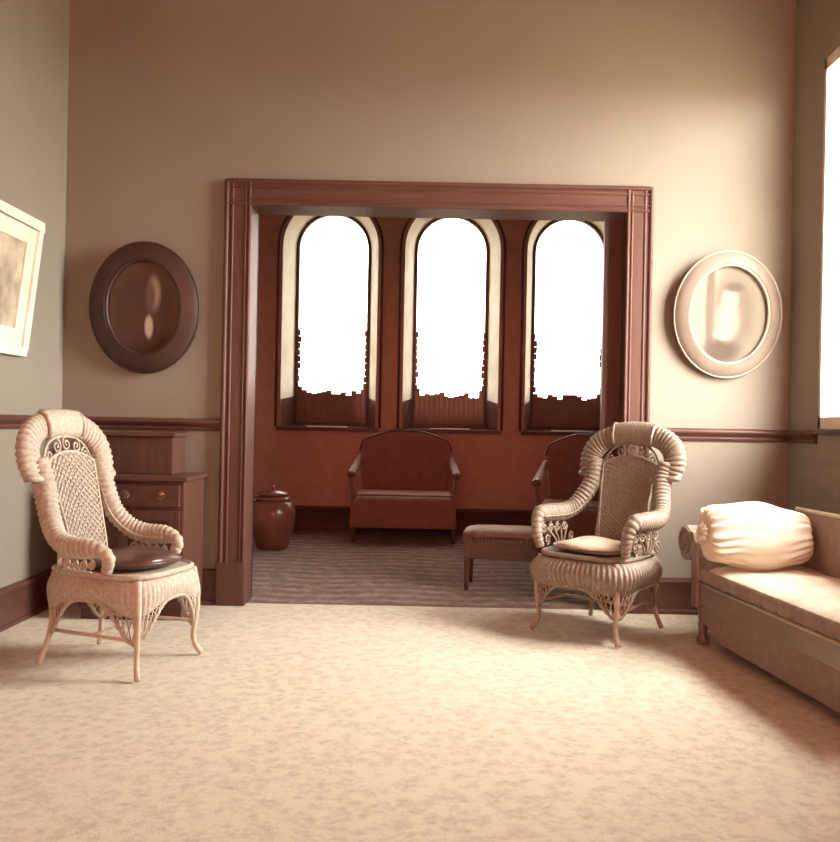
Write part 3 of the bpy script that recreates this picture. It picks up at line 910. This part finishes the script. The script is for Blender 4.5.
# large white framed picture on the left wall, leaning out at the top
wp = empty('framed_picture', (XL, 3.92, 1.335))
wp.rotation_euler = (0, math.radians(7), 0)
tag(wp, 'white framed picture leaning out from the left wall', 'picture')
PW, PH = 0.40, 0.68
def frm(m, ya, yb, za_, zb, w_, x0, x1):
    m.box(x0, x1, ya, yb, za_, za_ + w_).box(x0, x1, ya, yb, zb - w_, zb).box(x0, x1, ya, ya + w_, za_ + w_, zb - w_).box(x0, x1, yb - w_, yb, za_ + w_, zb - w_)
    return m
frm(MB(), -PW, PW, 0, PH, 0.045, 0.004, 0.034).build('frame', 'white_frame', wp, bevel=0.006)
frm(MB(), -PW + 0.045, PW - 0.045, 0.045, PH - 0.045, 0.085, 0.010, 0.018).build('mat_board', 'mat_board', wp)
m, nt, b = nodes_of('landscape_print')
n = nt.nodes.new('ShaderNodeTexNoise'); n.inputs['Scale'].default_value = 7.0
tcn = nt.nodes.new('ShaderNodeTexCoord'); nt.links.new(tcn.outputs['Object'], n.inputs['Vector'])
nt.links.new(ramp(nt, n.outputs['Fac'], [(0.35, (0.30, 0.23, 0.16)), (0.65, (0.62, 0.53, 0.40))]), b.inputs['Base Color'])
M['landscape_print'] = m
MB().box(0.006, 0.012, -PW + 0.13, PW - 0.13, 0.13, PH - 0.13).build('picture_print', 'landscape_print', wp)

# ------------------------------------------------------------------ dark cabinet on the far wall, left
t = tag(empty('cabinet', (0, 0, 0)), 'dark wooden cabinet with a drawer behind the left wicker chair', 'cabinet')
CX0, CX1, CY0, CY1 = -1.76, -1.225, 4.40, 4.80
MB().box(CX0, CX1, CY0, CY1, 0.06, 0.715).build('body', 'dark_wood', t, bevel=0.005)
MB().box(CX0 - 0.02, CX1 + 0.02, CY0 - 0.025, CY1, 0.715, 0.74).build('ledge', 'dark_wood_cross', t, bevel=0.006)
MB().box(CX0 + 0.01, CX1 - 0.01, CY0 + 0.02, CY1 - 0.01, 0.0, 0.06).build('plinth', 'dark_wood_cross', t)
MB().box(CX0, -1.335, CY0 + 0.16, CY1, 0.74, 0.94).build('upper_section', 'dark_wood', t, bevel=0.004)
MB().box(CX0 - 0.015, -1.32, CY0 + 0.14, CY1, 0.94, 0.962).build('top', 'dark_wood_cross', t, bevel=0.005)
dr = MB().box(-1.60, CX1 - 0.02, CY0 - 0.016, CY0 + 0.01, 0.585, 0.695).build('drawer', 'dark_wood_cross', t, bevel=0.005)
for x in (-1.525, -1.345):
    pl = MB()
    pl.lathe([(0.0, 0), (0.024, 0), (0.020, 0.004), (0.0, 0.006)], 14)
    pts = [(-0.026, 0, 0), (-0.02, -0.012, 0.016), (0, -0.018, 0.02), (0.02, -0.012, 0.016), (0.026, 0, 0)]
    pl.tube(pts, 0.004, 6)
    o = pl.build('drawer_pull', 'brass', dr, True)
    o.rotation_euler = (PI / 2, 0, 0); o.location = (x, CY0 - 0.016, 0.645)
for x0, x1 in ((CX0 + 0.025, -1.505), (-1.485, CX1 - 0.02)):
    d = frm(MB(), 0, 0, 0, 0, 0, 0, 0)
    d = MB()
    z0, z1, w_ = 0.10, 0.565, 0.05
    d.box(x0, x1, CY0 - 0.014, CY0, z0, z0 + w_).box(x0, x1, CY0 - 0.014, CY0, z1 - w_, z1).box(x0, x0 + w_, CY0 - 0.014, CY0, z0 + w_, z1 - w_).box(x1 - w_, x1, CY0 - 0.014, CY0, z0 + w_, z1 - w_)
    d.box(x0 + w_, x1 - w_, CY0 - 0.005, CY0, z0 + w_, z1 - w_)
    d.build('door', 'dark_wood', t)

# ------------------------------------------------------------------ alcove furniture
def settee(name, loc, rz, width, label, cat='chair', group=None):
    t = tag(empty(name, loc, rz), label, cat, group)
    hw = width / 2
    for sx in (-1, 1):
        for y in (-0.28, 0.26):
            MB().lathe([(0, 0), (0.016, 0), (0.02, 0.02), (0.024, 0.05), (0.02, 0.07), (0.028, 0.12), (0.028, 0.2)], 14, (sx * (hw - 0.05), y, 0)).build('leg', 'dark_wood', t, True)
    def st(u, v):
        q = PI * v; x = -hw + 0.04 + (width - 0.08) * u
        return (x, 0.0 - 0.33 * math.copysign(abs(math.cos(q)) ** 0.5, math.cos(q)), 0.16 + 0.27 * math.sin(q) ** 0.35 * min(1, 0.75 + min(u, 1 - u) * 6))
    m = MB().grid(st, 24, 20)
    m.box(-hw + 0.03, hw - 0.03, -0.32, 0.30, 0.13, 0.30)
    m.build('seat', 'dark_velvet', t, True, angle=40)
    # back with a shaped crest
    def crest(u):
        a = abs(u)
        return 0.965 - 0.0 * a if a < 0.33 else 0.965 - 0.075 * ((a - 0.33) / 0.57) ** 1.2 if a < 0.9 else 0.89 - 0.10 * ((a - 0.9) / 0.1) ** 2
    us = [-1 + 2 * k / 40 for k in range(41)]
    poly = [(u * (hw - 0.07), crest(u)) for u in us] + [(hw - 0.10, 0.42), (-hw + 0.10, 0.42)]
    b = MB().prism(poly, 0.22, 0.31).build('backrest', 'dark_velvet', t, bevel=0.015)
    MB().tube([(u * (hw - 0.07), 0.235, crest(u)) for u in us], 0.012, 8).build('crest_rail', 'dark_wood_cross', t, True)
    bd = MB()
    for k in range(21):
        x = (-0.33 + 0.66 * k / 20) * (hw - 0.07)
        bd.lathe([(0, -0.008), (0.008, 0), (0, 0.008)], 8, (x, 0.225, 0.98))
    bd.build('crest_beading', 'dark_wood', t, True)
    for sx in (-1, 1):
        m = MB()
        pth, _ = smooth_path([(sx * (hw - 0.07), 0.24, 0.72), (sx * (hw - 0.04), 0.05, 0.64), (sx * (hw - 0.03), -0.20, 0.60), (sx * (hw - 0.03), -0.29, 0.585)], 24)
        m.tube(pth, 0.035, 10)
        pth, _ = smooth_path([(sx * (hw - 0.03), -0.28, 0.59), (sx * (hw - 0.035), -0.29, 0.5), (sx * (hw - 0.05), -0.27, 0.40), (sx * (hw - 0.05), -0.27, 0.3)], 14)
        m.tube(pth, 0.024, 10)
        m.build('arm', 'dark_velvet', t, True)
        MB().lathe([(0, -0.035), (0.028, -0.022), (0.04, 0), (0.028, 0.022), (0, 0.035)], 16, (sx * (hw - 0.03), -0.29, 0.592)).build('arm_knob', 'glazed_pot', t, True)
    MB().tube([(-hw + 0.06, -0.325, 0.415), (hw - 0.06, -0.325, 0.415)], 0.008, 8).build('seat_piping', 'dark_velvet', t, True)
    return t
sc = on_floor(402, 546)
settee('velvet_settee', (sc.x, DB - 0.42, 0), 0.0, 0.98, 'dark velvet settee with shaped crest under the arched windows', 'settee')
ac = at_depth(588, 540, 7.0)
settee('velvet_armchair', (1.33, 7.0, 0), math.radians(-12), 0.84, 'dark armchair in the alcove half hidden by the right wicker chair', 'chair')

# stool in the opening
A, B, C_ = on_floor(465, 589), on_floor(521, 594), on_floor(492, 585)
ang = math.atan2(-0.05, 0.5)
t = tag(empty('footstool', (A.x + 0.27, 5.50, 0), math.radians(-8)), 'low plush topped stool on straight legs beside the right wicker chair', 'stool')
hx, hy = 0.265, 0.165
for x in (-hx + 0.02, hx - 0.02):
    for y in (-hy + 0.02, hy - 0.02):
        MB().lathe([(0.0, 0), (0.012, 0), (0.014, 0.03), (0.018, 0.16), (0.02, 0.30)], 12, (x, y, 0)).build('leg', 'dark_wood', t, True)
MB().box(-hx, hx, -hy, hy, 0.20, 0.33).build('apron', 'dark_wood_cross', t, bevel=0.006)
rnd = random.Random(3)
def stp(u, v):
    a, b = 2 * PI * u, v
    c, s = math.cos(a), math.sin(a)
    f = math.sin(PI * v) ** 0.4 if 0 < v < 1 else 0
    e = 0.35
    return (math.copysign(abs(c) ** e, c) * (hx + 0.012) * f, math.copysign(abs(s) ** e, s) * (hy + 0.012) * f, 0.325 + 0.062 * (0.5 - 0.5 * math.cos(PI * v)) + rnd.uniform(-0.003, 0.003) * f)
MB().grid(stp, 60, 14, True).build('plush_top', 'dark_plush', t, True)
fr_ = MB()
for k in range(90):
    u = k / 90
    p = Vector(stp(u, 0.45))
    fr_.tube([p, p + Vector((rnd.uniform(-0.004, 0.004), rnd.uniform(-0.004, 0.004), -0.05))], [0.004, 0.002], 4)
tag(fr_.build('fringe', 'dark_plush', t), kind='stuff')

# lidded pot by the left jamb inside the alcove
pp = on_floor(272, 548)
t = tag(empty('lidded_pot', (pp.x, pp.y, 0)), 'dark round lidded pot on the alcove floor beside the left jamb', 'pot')
MB().lathe([(0.0, 0), (0.12, 0), (0.13, 0.02), (0.155, 0.10), (0.185, 0.22), (0.188, 0.30), (0.165, 0.37), (0.13, 0.395), (0.0, 0.395)], 40).build('body', 'glazed_pot', t, True, angle=50)
l = MB().lathe([(0.0, 0.395), (0.14, 0.395), (0.148, 0.405), (0.142, 0.418), (0.10, 0.43), (0.125, 0.437), (0.128, 0.446), (0.12, 0.455), (0.04, 0.475), (0.0, 0.48)], 40).build('lid', 'glazed_pot', t, True, angle=50)
MB().lathe([(0, 0.47), (0.012, 0.475), (0.012, 0.487), (0.024, 0.50), (0.02, 0.515), (0, 0.522)], 20).build('lid_knob', 'glazed_pot', l, True)
